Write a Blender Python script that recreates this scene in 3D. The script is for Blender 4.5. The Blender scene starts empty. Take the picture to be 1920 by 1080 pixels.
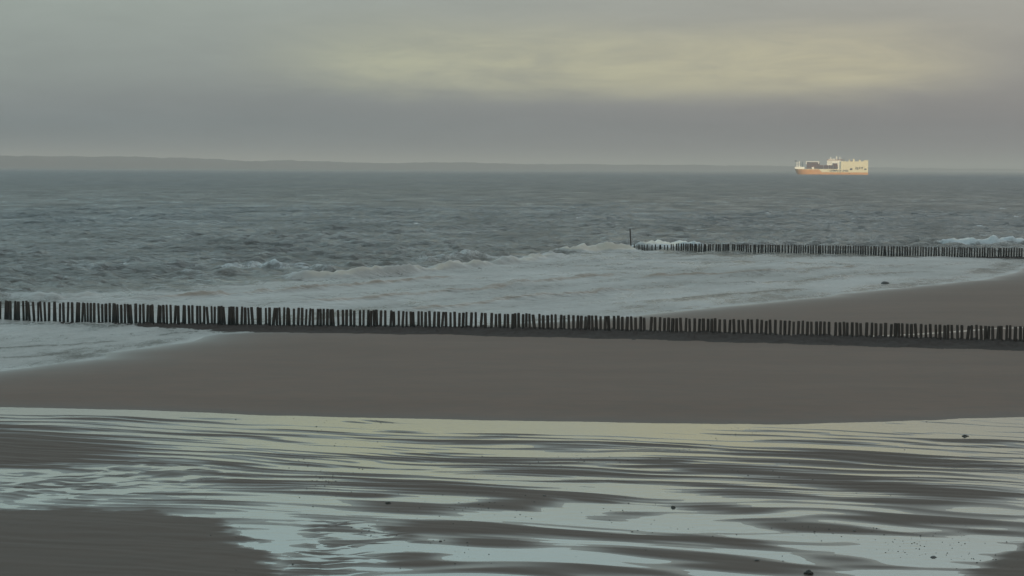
import bpy, bmesh, math, random
import numpy as np
from mathutils import Vector, Matrix

random.seed(7)
rng = np.random.default_rng(11)
S = bpy.context.scene
COL = S.collection
rad = math.radians

# ------------------------------------------------------------------ camera
F_PX = 3800.0            # focal length in pixels of the 1920 px wide photograph
CAM_H = 14.6             # metres above the sea
PITCH = math.atan(226.0 / F_PX)
ROLL = math.atan(10.0 / 1920.0)
fwd = np.array([0, math.cos(PITCH), -math.sin(PITCH)])
up0 = np.array([0, math.sin(PITCH), math.cos(PITCH)])
rt0 = np.array([1.0, 0, 0])
rt = math.cos(ROLL) * rt0 + math.sin(ROLL) * up0
up = math.cos(ROLL) * up0 - math.sin(ROLL) * rt0
cam_d = bpy.data.cameras.new('camera')
cam = bpy.data.objects.new('camera', cam_d)
COL.objects.link(cam)
m = Matrix.Identity(4)
for i in range(3):
    m[i][0] = rt[i]; m[i][1] = up[i]; m[i][2] = -fwd[i]
m[2][3] = CAM_H
cam.matrix_world = m
cam_d.sensor_width = 36.0
cam_d.lens = F_PX / 1920.0 * 36.0
cam_d.clip_start = 0.5
cam_d.clip_end = 200000
S.camera = cam
S.render.resolution_x = 1024
S.render.resolution_y = 576

def px(x, y, z=0.0):
    """photo pixel -> point on the level plane at height z"""
    d = fwd + rt * ((x - 960.0) / F_PX) + up * ((540.0 - y) / F_PX)
    t = (z - CAM_H) / d[2]
    return np.array([d[0] * t, d[1] * t])

def pxs(pts, z=0.0):
    return np.array([px(x, y, z) for x, y in pts])

# ------------------------------------------------------------------ light
SUN_EL, SUN_AZ = 8.0, 180.0 + 38.0 - 76.0      # azimuth clockwise from +Y: behind the camera, to the right
W = bpy.data.worlds.new('World'); S.world = W
W.use_nodes = True
nt = W.node_tree; N = nt.nodes; L = nt.links
N.clear()

def mth(tree, op, a, b=None, c=None, clamp=False):
    n = tree.nodes.new('ShaderNodeMath'); n.operation = op; n.use_clamp = clamp
    for i, v in enumerate((a, b, c)):
        if v is None: continue
        if isinstance(v, (int, float)): n.inputs[i].default_value = v
        else: tree.links.new(v, n.inputs[i])
    return n.outputs[0]

def mrange(tree, v, a, b, c=0.0, d=1.0, smooth=True):
    n = tree.nodes.new('ShaderNodeMapRange')
    n.interpolation_type = 'SMOOTHSTEP' if smooth else 'LINEAR'
    tree.links.new(v, n.inputs[0])
    for i, q in enumerate((a, b, c, d)): n.inputs[i + 1].default_value = q
    return n.outputs[0]

def noise(tree, vec, scale, detail=4, rough=0.5, dist=0.0):
    n = tree.nodes.new('ShaderNodeTexNoise')
    if vec is not None: tree.links.new(vec, n.inputs['Vector'])
    n.inputs['Scale'].default_value = scale
    n.inputs['Detail'].default_value = detail
    n.inputs['Roughness'].default_value = rough
    n.inputs['Distortion'].default_value = dist
    return n.outputs['Fac']

def mixc(tree, fac, a, b, mode='MIX'):
    n = tree.nodes.new('ShaderNodeMix'); n.data_type = 'RGBA'; n.blend_type = mode
    n.clamp_factor = True
    for s, v in ((0, fac), (6, a), (7, b)):
        if isinstance(v, (int, float)): n.inputs[s].default_value = v
        elif isinstance(v, tuple): n.inputs[s].default_value = (*v, 1) if len(v) == 3 else v
        else: tree.links.new(v, n.inputs[s])
    return n.outputs[2]

def scalevec(tree, vec, s, rot=(0, 0, 0)):
    n = tree.nodes.new('ShaderNodeMapping'); n.vector_type = 'POINT'
    tree.links.new(vec, n.inputs['Vector'])
    n.inputs['Scale'].default_value = s
    n.inputs['Rotation'].default_value = rot
    return n.outputs[0]

tc = N.new('ShaderNodeTexCoord')
sep = N.new('ShaderNodeSeparateXYZ'); L.new(tc.outputs['Generated'], sep.inputs[0])
el = mth(nt, 'MULTIPLY', mth(nt, 'ARCSINE', sep.outputs[2]), 57.29578)
az = mth(nt, 'MULTIPLY', mth(nt, 'ARCTAN2', sep.outputs[0], sep.outputs[1]), 57.29578)
dirs = scalevec(nt, tc.outputs['Generated'], (1.0, 1.0, 5.0))
nA = noise(nt, dirs, 5.0, 6, 0.55, 0.3)
nB = noise(nt, dirs, 14.0, 7, 0.62, 0.5)
nC = noise(nt, dirs, 2.2, 3, 0.5, 0.0)
# cloud brightness by elevation: a dull bank low down, thin and bright above
elw = mth(nt, 'ADD', el, mth(nt, 'MULTIPLY', mth(nt, 'SUBTRACT', nA, 0.5), 1.5))
ramp = N.new('ShaderNodeValToRGB')
L.new(mrange(nt, elw, 0.0, 40.0, smooth=False), ramp.inputs[0])
cr = ramp.color_ramp
SKY = [(0.0, (0.262, 0.256, 0.256)), (1.7, (0.287, 0.278, 0.274)), (2.6, (0.325, 0.320, 0.305)), (4.8, (0.385, 0.388, 0.358)),
       (7.0, (0.54, 0.565, 0.54)), (9.0, (0.72, 0.81, 0.79)), (11.5, (0.93, 1.16, 1.19)), (40.0, (0.66, 0.78, 0.84))]
cr.elements[0].position = 0.0; cr.elements[0].color = (*SKY[0][1], 1)
cr.elements[1].position = 1.0; cr.elements[1].color = (*SKY[-1][1], 1)
for e, c in SKY[1:-1]:
    q = cr.elements.new(e / 40.0); q.color = (*c, 1)
cloud = ramp.outputs[0]
# warm evening glow on the cloud edges a few degrees up
band = mth(nt, 'MULTIPLY', mrange(nt, elw, 1.8, 2.8), mrange(nt, elw, 4.6, 3.0))
side = mth(nt, 'MULTIPLY', mrange(nt, az, -9.0, -2.0), mrange(nt, az, 15.0, 9.0))
puff = mrange(nt, mth(nt, 'ADD', mth(nt, 'MULTIPLY', nA, 0.5), mth(nt, 'MULTIPLY', nB, 0.5)), 0.36, 0.60)
glow = mth(nt, 'MULTIPLY', mth(nt, 'MULTIPLY', band, side), mth(nt, 'ADD', 0.45, mth(nt, 'MULTIPLY', puff, 0.55)))
cloud = mixc(nt, mth(nt, 'MULTIPLY', glow, 0.85), cloud, (0.57, 0.535, 0.375))
band2 = mth(nt, 'MULTIPLY', mrange(nt, elw, 5.5, 7.2), mrange(nt, elw, 10.2, 8.2))
wide = mth(nt, 'MULTIPLY', mrange(nt, az, -13.0, -5.0), mrange(nt, az, 20.0, 8.0))
glow2 = mth(nt, 'MULTIPLY', mth(nt, 'MULTIPLY', band2, mth(nt, 'ADD', 0.3, mth(nt, 'MULTIPLY', wide, 0.7))), mth(nt, 'ADD', mth(nt, 'MULTIPLY', mrange(nt, nA, 0.42, 0.62), 0.7), mth(nt, 'MULTIPLY', mrange(nt, nC, 0.40, 0.6), 0.3)))
cloud = mixc(nt, mth(nt, 'MULTIPLY', glow2, 0.8), cloud, (0.84, 0.78, 0.46))
cloud = mixc(nt, 1.0, cloud, mixc(nt, mrange(nt, az, -16.0, 16.0), (0.88, 0.99, 0.98), (1.01, 0.975, 0.935)), 'MULTIPLY')
# fine wisps
wisp = mth(nt, 'ADD', 0.90, mth(nt, 'MULTIPLY', nB, 0.2))
vm = N.new('ShaderNodeVectorMath'); vm.operation = 'SCALE'
L.new(cloud, vm.inputs[0]); L.new(wisp, vm.inputs['Scale'])
cl10 = N.new('ShaderNodeVectorMath'); cl10.operation = 'SCALE'
L.new(vm.outputs[0], cl10.inputs[0]); cl10.inputs['Scale'].default_value = 10.0
sky = N.new('ShaderNodeTexSky'); sky.sky_type = 'NISHITA'; sky.sun_disc = False
sky.sun_elevation = rad(SUN_EL); sky.sun_rotation = rad(SUN_AZ)
sky.altitude = 10; sky.dust_density = 2.0
cover = mrange(nt, el, 2.0, 45.0, 0.97, 0.75)
tot = mixc(nt, cover, sky.outputs[0], cl10.outputs[0])
bg = N.new('ShaderNodeBackground'); bg.inputs[1].default_value = 0.1
L.new(tot, bg.inputs[0])
wo = N.new('ShaderNodeOutputWorld'); L.new(bg.outputs[0], wo.inputs[0])

sun_d = bpy.data.lights.new('sun', 'SUN'); sun_d.energy = 4.8; sun_d.angle = rad(0.5)
sun_d.color = (1.0, 0.80, 0.52)
sun = bpy.data.objects.new('sun', sun_d); COL.objects.link(sun)
sdir = Vector((math.sin(rad(SUN_AZ)) * math.cos(rad(SUN_EL)), math.cos(rad(SUN_AZ)) * math.cos(rad(SUN_EL)), math.sin(rad(SUN_EL))))
sun.rotation_euler = (-sdir).to_track_quat('-Z', 'Y').to_euler()
sun.location = (0, 0, 200)

vs = S.view_settings
vs.view_transform = 'Standard'; vs.look = 'None'; vs.exposure = 0.0; vs.gamma = 1.0
vs.use_curve_mapping = False
S.render.engine = 'CYCLES'

# ------------------------------------------------------------------ helpers
def perlin(x, y, seed=0):
    r = np.random.default_rng(seed)
    p = r.permutation(512); p = np.concatenate([p, p])
    ang = r.random(512) * 2 * math.pi
    gx, gy = np.cos(ang), np.sin(ang)
    xi = np.floor(x).astype(np.int64); yi = np.floor(y).astype(np.int64)
    xf, yf = x - xi, y - yi
    xi &= 511; yi &= 511
    u = xf * xf * xf * (xf * (xf * 6 - 15) + 10); v = yf * yf * yf * (yf * (yf * 6 - 15) + 10)
    def g(a, b, fx, fy):
        h = p[p[a & 511] + (b & 511)]
        return gx[h] * fx + gy[h] * fy
    n00 = g(xi, yi, xf, yf); n10 = g(xi + 1, yi, xf - 1, yf)
    n01 = g(xi, yi + 1, xf, yf - 1); n11 = g(xi + 1, yi + 1, xf - 1, yf - 1)
    return ((n00 * (1 - u) + n10 * u) * (1 - v) + (n01 * (1 - u) + n11 * u) * v) * 1.5

def fbm(x, y, seed=0, octv=4, gain=0.5):
    s = 0; a = 1.0; t = 0
    for o in range(octv):
        s = s + a * perlin(x * 2 ** o + 17.3 * o, y * 2 ** o - 9.1 * o, seed + o); t += a; a *= gain
    return s / t

def sstep(a, b, v):
    t = np.clip((v - a) / (b - a), 0, 1)
    return t * t * (3 - 2 * t)

def seg_dist(X, Y, pts):
    """distance to a polyline and the running parameter (0..1) of the nearest point"""
    best = np.full(X.shape, 1e12); par = np.zeros(X.shape)
    ln = np.r_[0, np.cumsum(np.hypot(*(pts[1:] - pts[:-1]).T))]
    for i in range(len(pts) - 1):
        ax, ay = pts[i]; bx, by = pts[i + 1]
        dx, dy = bx - ax, by - ay; l2 = dx * dx + dy * dy
        t = np.clip(((X - ax) * dx + (Y - ay) * dy) / l2, 0, 1)
        d = (X - ax - t * dx) ** 2 + (Y - ay - t * dy) ** 2
        k = d < best
        best = np.where(k, d, best)
        par = np.where(k, (ln[i] + t * (ln[i + 1] - ln[i])) / ln[-1], par)
    return np.sqrt(best), par

def inside(X, Y, poly):
    r = np.zeros(X.shape, bool)
    j = len(poly) - 1
    for i in range(len(poly)):
        xi, yi = poly[i]; xj, yj = poly[j]
        c = (yi > Y) != (yj > Y)
        with np.errstate(divide='ignore', invalid='ignore'):
            xx = (xj - xi) * (Y - yi) / ((yj - yi) if yj != yi else 1e-9) + xi
        r ^= c & (X < xx)
        j = i
    return r

def link(name, mesh, mat=None, parent=None):
    o = bpy.data.objects.new(name, mesh); COL.objects.link(o)
    if mat and not mesh.materials: mesh.materials.append(mat)
    if parent: o.parent = parent
    return o

def tag(o, label=None, cat=None, group=None, kind=None):
    if label: o['label'] = label
    if cat: o['category'] = cat
    if group: o['group'] = group
    if kind: o['kind'] = kind
    return o

def grid_mesh(name, X, Y, Z, attrs=None):
    r, c = X.shape
    me = bpy.data.meshes.new(name)
    co = np.stack([X, Y, Z], -1).reshape(-1, 3).astype(np.float32)
    idx = np.arange(r * c).reshape(r, c)
    q = np.stack([idx[:-1, :-1], idx[:-1, 1:], idx[1:, 1:], idx[1:, :-1]], -1).reshape(-1, 4).astype(np.int32)
    me.vertices.add(len(co)); me.vertices.foreach_set('co', co.ravel())
    me.loops.add(q.size); me.loops.foreach_set('vertex_index', q.ravel())
    me.polygons.add(len(q))
    me.polygons.foreach_set('loop_start', np.arange(0, q.size, 4, dtype=np.int32))
    me.polygons.foreach_set('use_smooth', np.ones(len(q), bool))
    me.update(calc_edges=True); me.validate()
    for k, v in (attrs or {}).items():
        a = me.attributes.new(k, 'FLOAT', 'POINT')
        a.data.foreach_set('value', v.reshape(-1).astype(np.float32))
    return me

def bm_box(bm, x0, x1, y0, y1, z0, z1):
    v = [bm.verts.new(p) for p in ((x0, y0, z0), (x1, y0, z0), (x1, y1, z0), (x0, y1, z0), (x0, y0, z1), (x1, y0, z1), (x1, y1, z1), (x0, y1, z1))]
    for f in ((3, 2, 1, 0), (4, 5, 6, 7), (0, 1, 5, 4), (1, 2, 6, 5), (2, 3, 7, 6), (3, 0, 4, 7)):
        bm.faces.new([v[i] for i in f])

def bm_prism(bm, prof, y0, y1):
    """profile in x,z pushed from y0 to y1"""
    a = [bm.verts.new((x, y0, z)) for x, z in prof]; b = [bm.verts.new((x, y1, z)) for x, z in prof]
    bm.faces.new(a); bm.faces.new(b[::-1])
    n = len(prof)
    for i in range(n):
        j = (i + 1) % n
        bm.faces.new((a[j], a[i], b[i], b[j]))

def bm_cyl(bm, x, y, z0, z1, r0, r1=None, n=10):
    r1 = r0 if r1 is None else r1
    a = [bm.verts.new((x + r0 * math.cos(2 * math.pi * i / n), y + r0 * math.sin(2 * math.pi * i / n), z0)) for i in range(n)]
    b = [bm.verts.new((x + r1 * math.cos(2 * math.pi * i / n), y + r1 * math.sin(2 * math.pi * i / n), z1)) for i in range(n)]
    bm.faces.new(a[::-1]); bm.faces.new(b)
    for i in range(n):
        j = (i + 1) % n
        bm.faces.new((a[i], a[j], b[j], b[i]))

def bm_mesh(name, bm, smooth=False):
    bmesh.ops.recalc_face_normals(bm, faces=bm.faces)
    me = bpy.data.meshes.new(name); bm.to_mesh(me); bm.free()
    if smooth:
        for p in me.polygons: p.use_smooth = True
    return me

def new_mat(name):
    mt = bpy.data.materials.new(name); mt.use_nodes = True
    t = mt.node_tree
    return mt, t, t.nodes['Principled BSDF']

def plain(name, col, rough=0.6, var=0.15, scale=0.5, metal=0.0):
    mt, t, b = new_mat(name)
    g = t.nodes.new('ShaderNodeNewGeometry')
    n = noise(t, g.outputs['Position'], scale, 5, 0.6)
    c = mixc(t, n, tuple(v * (1 - var) for v in col), tuple(min(1, v * (1 + var)) for v in col))
    t.links.new(c, b.inputs['Base Color'])
    b.inputs['Roughness'].default_value = rough
    b.inputs['Metallic'].default_value = metal
    return mt

# ------------------------------------------------------------------ layout lines (photo pixels dropped on the level they lie on)
SHORE = pxs([(-1500, 880), (-400, 742), (0, 697), (60, 690), (190, 672), (197, 663), (300, 650), (350, 641), (405, 627),
             (470, 623), (600, 620), (700, 617), (960, 607), (1120, 598), (1200, 592), (1280, 583), (1400, 571), (1550, 557),
             (1580, 551), (1720, 537), (1850, 524), (1905, 511), (1922, 499), (1975, 489), (2150, 472), (2600, 452)])
SAND_POLY = np.vstack([SHORE, [[900, 420], [900, -300], [-700, -300], [-700, SHORE[0, 1]]]])
POOL_Z = 0.2
POOL_EDGE = pxs([(-900, 738), (-100, 762), (0, 764), (250, 768), (500, 779), (900, 788), (1270, 794), (1450, 796), (1600, 792),
                 (1750, 789), (1800, 785), (1920, 781), (2100, 776), (2700, 760)], POOL_Z)

# ------------------------------------------------------------------ materials of the setting
def sand_material():
    mt, t, b = new_mat('wet_sand')
    g = t.nodes.new('ShaderNodeNewGeometry')
    at = t.nodes.new('ShaderNodeAttribute'); at.attribute_name = 'wet'
    pos = g.outputs['Position']
    big = noise(t, scalevec(t, pos, (0.05, 0.16, 0.1), (0, 0, 0.25)), 1.0, 4, 0.55)
    mid = noise(t, scalevec(t, pos, (0.5, 1.2, 1.0), (0, 0, 0.25)), 1.0, 5, 0.6)
    fine = noise(t, pos, 9.0, 4, 0.65)
    c = mixc(t, mrange(t, big, 0.3, 0.7), (0.114, 0.066, 0.046), (0.132, 0.079, 0.057))
    c = mixc(t, mth(t, 'MULTIPLY', mrange(t, mid, 0.35, 0.75), 0.5), c, (0.078, 0.060, 0.047))
    c = mixc(t, mth(t, 'MULTIPLY', fine, 0.18), c, (0.14, 0.112, 0.088))
    c = mixc(t, mth(t, 'MULTIPLY', at.outputs['Fac'], 0.55), c, (0.058, 0.048, 0.042))
    da = t.nodes.new('ShaderNodeAttribute'); da.attribute_name = 'damp'
    c = mixc(t, mth(t, 'MULTIPLY', da.outputs['Fac'], 0.8), c, (0.067, 0.049, 0.039))
    t.links.new(c, b.inputs['Base Color'])
    r = mth(t, 'SUBTRACT', 0.82, mth(t, 'MULTIPLY', at.outputs['Fac'], 0.50))
    t.links.new(r, b.inputs['Roughness'])
    b.inputs['Specular IOR Level'].default_value = 0.35
    bp = t.nodes.new('ShaderNodeBump'); bp.inputs['Strength'].default_value = 0.5; bp.inputs['Distance'].default_value = 0.03
    t.links.new(mth(t, 'ADD', mth(t, 'MULTIPLY', mid, 1.0), mth(t, 'MULTIPLY', fine, 0.35)), bp.inputs['Height'])
    t.links.new(bp.outputs[0], b.inputs['Normal'])
    return mt

def pool_material():
    mt, t, b = new_mat('pool_water')
    g = t.nodes.new('ShaderNodeNewGeometry')
    b.inputs['Base Color'].default_value = (0.075, 0.075, 0.068, 1)
    b.inputs['Roughness'].default_value = 0.05
    b.inputs['IOR'].default_value = 1.34
    n1 = noise(t, scalevec(t, g.outputs['Position'], (1.2, 2.6, 1.0), (0, 0, 0.2)), 1.0, 4, 0.6)
    bp = t.nodes.new('ShaderNodeBump'); bp.inputs['Strength'].default_value = 0.25; bp.inputs['Distance'].default_value = 0.02
    t.links.new(n1, bp.inputs['Height']); t.links.new(bp.outputs[0], b.inputs['Normal'])
    return mt

def sea_material():
    mt, t, b = new_mat('sea_water')
    g = t.nodes.new('ShaderNodeNewGeometry'); pos = g.outputs['Position']
    fo = t.nodes.new('ShaderNodeAttribute'); fo.attribute_name = 'foam'
    tu = t.nodes.new('ShaderNodeAttribute'); tu.attribute_name = 'turbid'
    sp = t.nodes.new('ShaderNodeSeparateXYZ'); t.links.new(pos, sp.inputs[0])
    # water body
    big = noise(t, scalevec(t, pos, (0.006, 0.003, 0.01)), 1.0, 3, 0.5)
    c = mixc(t, mrange(t, big, 0.3, 0.7), (0.040, 0.047, 0.051), (0.062, 0.062, 0.057))
    c = mixc(t, tu.outputs['Fac'], c, (0.115, 0.105, 0.088))
    # foam cover
    n1 = noise(t, scalevec(t, pos, (0.22, 0.10, 0.4), (0, 0, -0.5)), 1.0, 6, 0.62, 0.8)
    n2 = noise(t, scalevec(t, pos, (1.1, 0.42, 1.0), (0, 0, -0.5)), 1.0, 6, 0.68, 0.6)
    thr = mth(t, 'ADD', mth(t, 'MULTIPLY', n1, 0.5), mth(t, 'MULTIPLY', n2, 0.5))
    cov = mth(t, 'ADD', fo.outputs['Fac'], mth(t, 'MULTIPLY', mth(t, 'SUBTRACT', thr, 0.5), 2.0))
    cov = mrange(t, cov, 0.18, 0.80)
    cov = mth(t, 'MULTIPLY', cov, mrange(t, fo.outputs['Fac'], 0.0, 0.2))
    n3 = noise(t, pos, 2.5, 4, 0.6)
    fc = mixc(t, n3, (0.27, 0.305, 0.325), (0.46, 0.49, 0.50))
    fc = mixc(t, mrange(t, fo.outputs['Fac'], 0.9, 1.25), fc, mixc(t, n2, (0.42, 0.40, 0.35), (0.82, 0.77, 0.67)))
    fc = mixc(t, mrange(t, tu.outputs['Fac'], 0.5, 0.85), fc, (0.225, 0.185, 0.150))
    base = mixc(t, cov, c, fc)
    # chop
    w1 = noise(t, scalevec(t, pos, (0.55, 0.9, 1.0), (0, 0, 0.5)), 1.0, 5, 0.6)
    w2 = noise(t, scalevec(t, pos, (0.10, 0.16, 1.0), (0, 0, 0.3)), 1.0, 3, 0.5)
    far = mrange(t, sp.outputs[1], 300.0, 1500.0)
    h = mth(t, 'ADD', mth(t, 'MULTIPLY', w1, 0.8), mth(t, 'MULTIPLY', mth(t, 'MULTIPLY', w2, far), 3.5))
    calm = mth(t, 'SUBTRACT', 1.0, mth(t, 'MULTIPLY', fo.outputs['Fac'], 0.75))
    bp = t.nodes.new('ShaderNodeBump'); bp.inputs['Distance'].default_value = 0.9
    t.links.new(calm, bp.inputs['Strength'])
    t.links.new(h, bp.inputs['Height'])
    # wind-roughened water mirrors less than a flat sheet: diffuse body + Fresnel-weighted gloss
    t.nodes.remove(b)
    df = t.nodes.new('ShaderNodeBsdfDiffuse'); t.links.new(base, df.inputs[0]); t.links.new(bp.outputs[0], df.inputs['Normal'])
    gl = t.nodes.new('ShaderNodeBsdfGlossy'); gl.inputs['Color'].default_value = (1.0, 0.97, 0.98, 1)
    t.links.new(mth(t, 'ADD', 0.16, mth(t, 'MULTIPLY', cov, 0.30)), gl.inputs['Roughness']); t.links.new(bp.outputs[0], gl.inputs['Normal'])
    fr = t.nodes.new('ShaderNodeFresnel'); fr.inputs['IOR'].default_value = 1.33; t.links.new(bp.outputs[0], fr.inputs['Normal'])
    fac = mth(t, 'MULTIPLY', fr.outputs[0], mth(t, 'SUBTRACT', 0.57, mth(t, 'MULTIPLY', cov, 0.26)))
    gu = noise(t, scalevec(t, pos, (0.045, 0.030, 1.0), (0, 0, 0.2)), 1.0, 6, 0.68)
    fac = mth(t, 'MULTIPLY', fac, mth(t, 'ADD', 0.62, mth(t, 'MULTIPLY', mrange(t, gu, 0.3, 0.7), 0.76)))
    mx = t.nodes.new('ShaderNodeMixShader'); t.links.new(fac, mx.inputs[0]); t.links.new(df.outputs[0], mx.inputs[1]); t.links.new(gl.outputs[0], mx.inputs[2])
    t.links.new(mx.outputs[0], t.nodes['Material Output'].inputs['Surface'])
    return mt

M_sand, M_pool, M_sea = sand_material(), pool_material(), sea_material()

# ------------------------------------------------------------------ beach
def ellipse_field(X, Y, items, z):
    """sum of soft elongated humps, given as photo ellipses (x, y, rx, ry, tilt in px per px, height)"""
    out = np.zeros(X.shape)
    for cx, cy, rx, ry, k, a in items:
        c = px(cx, cy, z); e = px(cx + rx, cy + k * rx, z); f = px(cx, cy - ry, z)
        ux = e - c; vy = f - c
        det = ux[0] * vy[1] - ux[1] * vy[0]
        dx, dy = X - c[0], Y - c[1]
        u = (dx * vy[1] - dy * vy[0]) / det; v = (ux[0] * dy - ux[1] * dx) / det
        r2 = u * u + v * v
        out += a * np.exp(-(r2 ** 1.3) * 0.9)
    return out

BARS = [  # x, y, rx, ry, tilt, height
    (300, 786, 190, 6, .02, 1), (60, 800, 150, 4, .02, 1), (130, 832, 150, 22, .06, 1.6), (40, 862, 130, 16, .0, 1.3), (-120, 830, 180, 40, 0, 2),
    (250, 866, 90, 5, .0, .5), (690, 791, 60, 2.5, .0, .7), (760, 809, 55, 3, .0, .8), (940, 816, 75, 3.5, .0, .9), (930, 830, 200, 6, .03, 1),
    (820, 851, 60, 2.5, .0, .8), (900, 862, 190, 4, .02, .9), (1060, 886, 210, 9, .04, 1.1), (780, 908, 160, 14, .05, 1.2), (1000, 926, 150, 9, .05, 1.1),
    (680, 930, 45, 5, .02, .9), (750, 952, 140, 10, .05, 1.2), (960, 947, 80, 12, .02, 1.2), (1110, 941, 50, 3.5, .05, .8), (1170, 967, 95, 9, -.02, 1.1),
    (860, 990, 110, 13, .0, 1.2), (1040, 998, 110, 5, .07, .9), (740, 1000, 55, 12, .25, 1), (930, 1018, 90, 9, .03, 1.1), (770, 1048, 75, 17, .03, 1.2),
    (1250, 1010, 120, 5, .03, .9), (1050, 1068, 230, 12, .02, 1.0), (1290, 1044, 170, 11, .08, 1.1), (1390, 922, 130, 12, .08, 1.2), (1350, 956, 95, 8, .02, 1.1),
    (1490, 985, 130, 10, .06, 1.2), (1370, 1017, 90, 7, .1, .9), (1640, 912, 150, 9, .07, 1.1), (1800, 925, 130, 9, .04, 1.1), (1720, 975, 130, 8, .04, .9),
    (1690, 942, 110, 7, .06, .9), (1600, 1055, 110, 9, .08, .9), (1450, 1068, 170, 9, .05, 1.0), (1500, 850, 140, 6, .03, 1.0), (1640, 856, 120, 10, .05, 1.1),
    (1800, 870, 160, 7, .06, 1.0), (1380, 815, 110, 5, .02, .8), (1560, 828, 130, 5, .03, .8), (1850, 830, 120, 7, .04, .9), (1320, 878, 130, 8, .05, 1.0),
    (1180, 862, 150, 6, .03, .9), (1220, 835, 120, 5, .02, .8), (1480, 890, 150, 7, .05, 1.0), (1620, 1000, 120, 5, .05, .7), (1800, 1000, 90, 5, .0, .6),
    (1150, 905, 140, 5, .03, .9), (430, 905, 160, 7, .03, 1.0), (560, 925, 150, 5, .03, .8), (470, 870, 130, 5, .0, .7), (640, 875, 120, 4, .03, .6), (400, 890, 100, 4, .04, .7),
    (470, 945, 140, 5, .04, .8), (600, 890, 120, 4, .03, .7), (330, 925, 110, 5, .02, .7), (200, 905, 90, 5, .03, .8), (550, 855, 100, 4, .01, .5), (420, 815, 130, 5, .03, .7), (600, 808, 100, 4, .03, .6),
]
BIAS = [(1620, 885, 330, 55, .04, 0.9), (1820, 950, 180, 40, .02, .5), (480, 900, 200, 40, .0, .5), (1000, 805, 330, 14, .01, -1.0), (1230, 965, 260, 14, .02, -1.1), (1480, 945, 120, 6, .03, -.6),
        (950, 970, 160, 8, 0, -.8), (600, 865, 90, 30, 0, -.5), (560, 945, 130, 12, .02, -.8), (200, 775, 330, 7, .02, -1.0), (1820, 800, 200, 10, -.03, -.8), (1740, 1040, 130, 22, 0, -.8), (1050, 880, 250, 30, .03, .35), (1350, 1050, 250, 25, .02, .2)]
RILLS = [(150, 905, 230, 32, -.05, 1.1), (330, 880, 90, 16, 0, .5), (620, 1045, 90, 45, 0, 1.0), (680, 1000, 110, 22, .2, .8), (610, 990, 60, 18, .1, .5)]
DRY_LL = pxs([(-600, 950), (0, 955), (300, 957), (400, 972), (470, 1000), (520, 1030), (530, 1060), (525, 1110), (500, 1300), (-1500, 1300)], POOL_Z)
DRY_LR = pxs([(1745, 1110), (1770, 1085), (1820, 1062), (1880, 1030), (1925, 1012), (2100, 960), (2600, 930), (2600, 1300), (1700, 1300)], POOL_Z)

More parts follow.
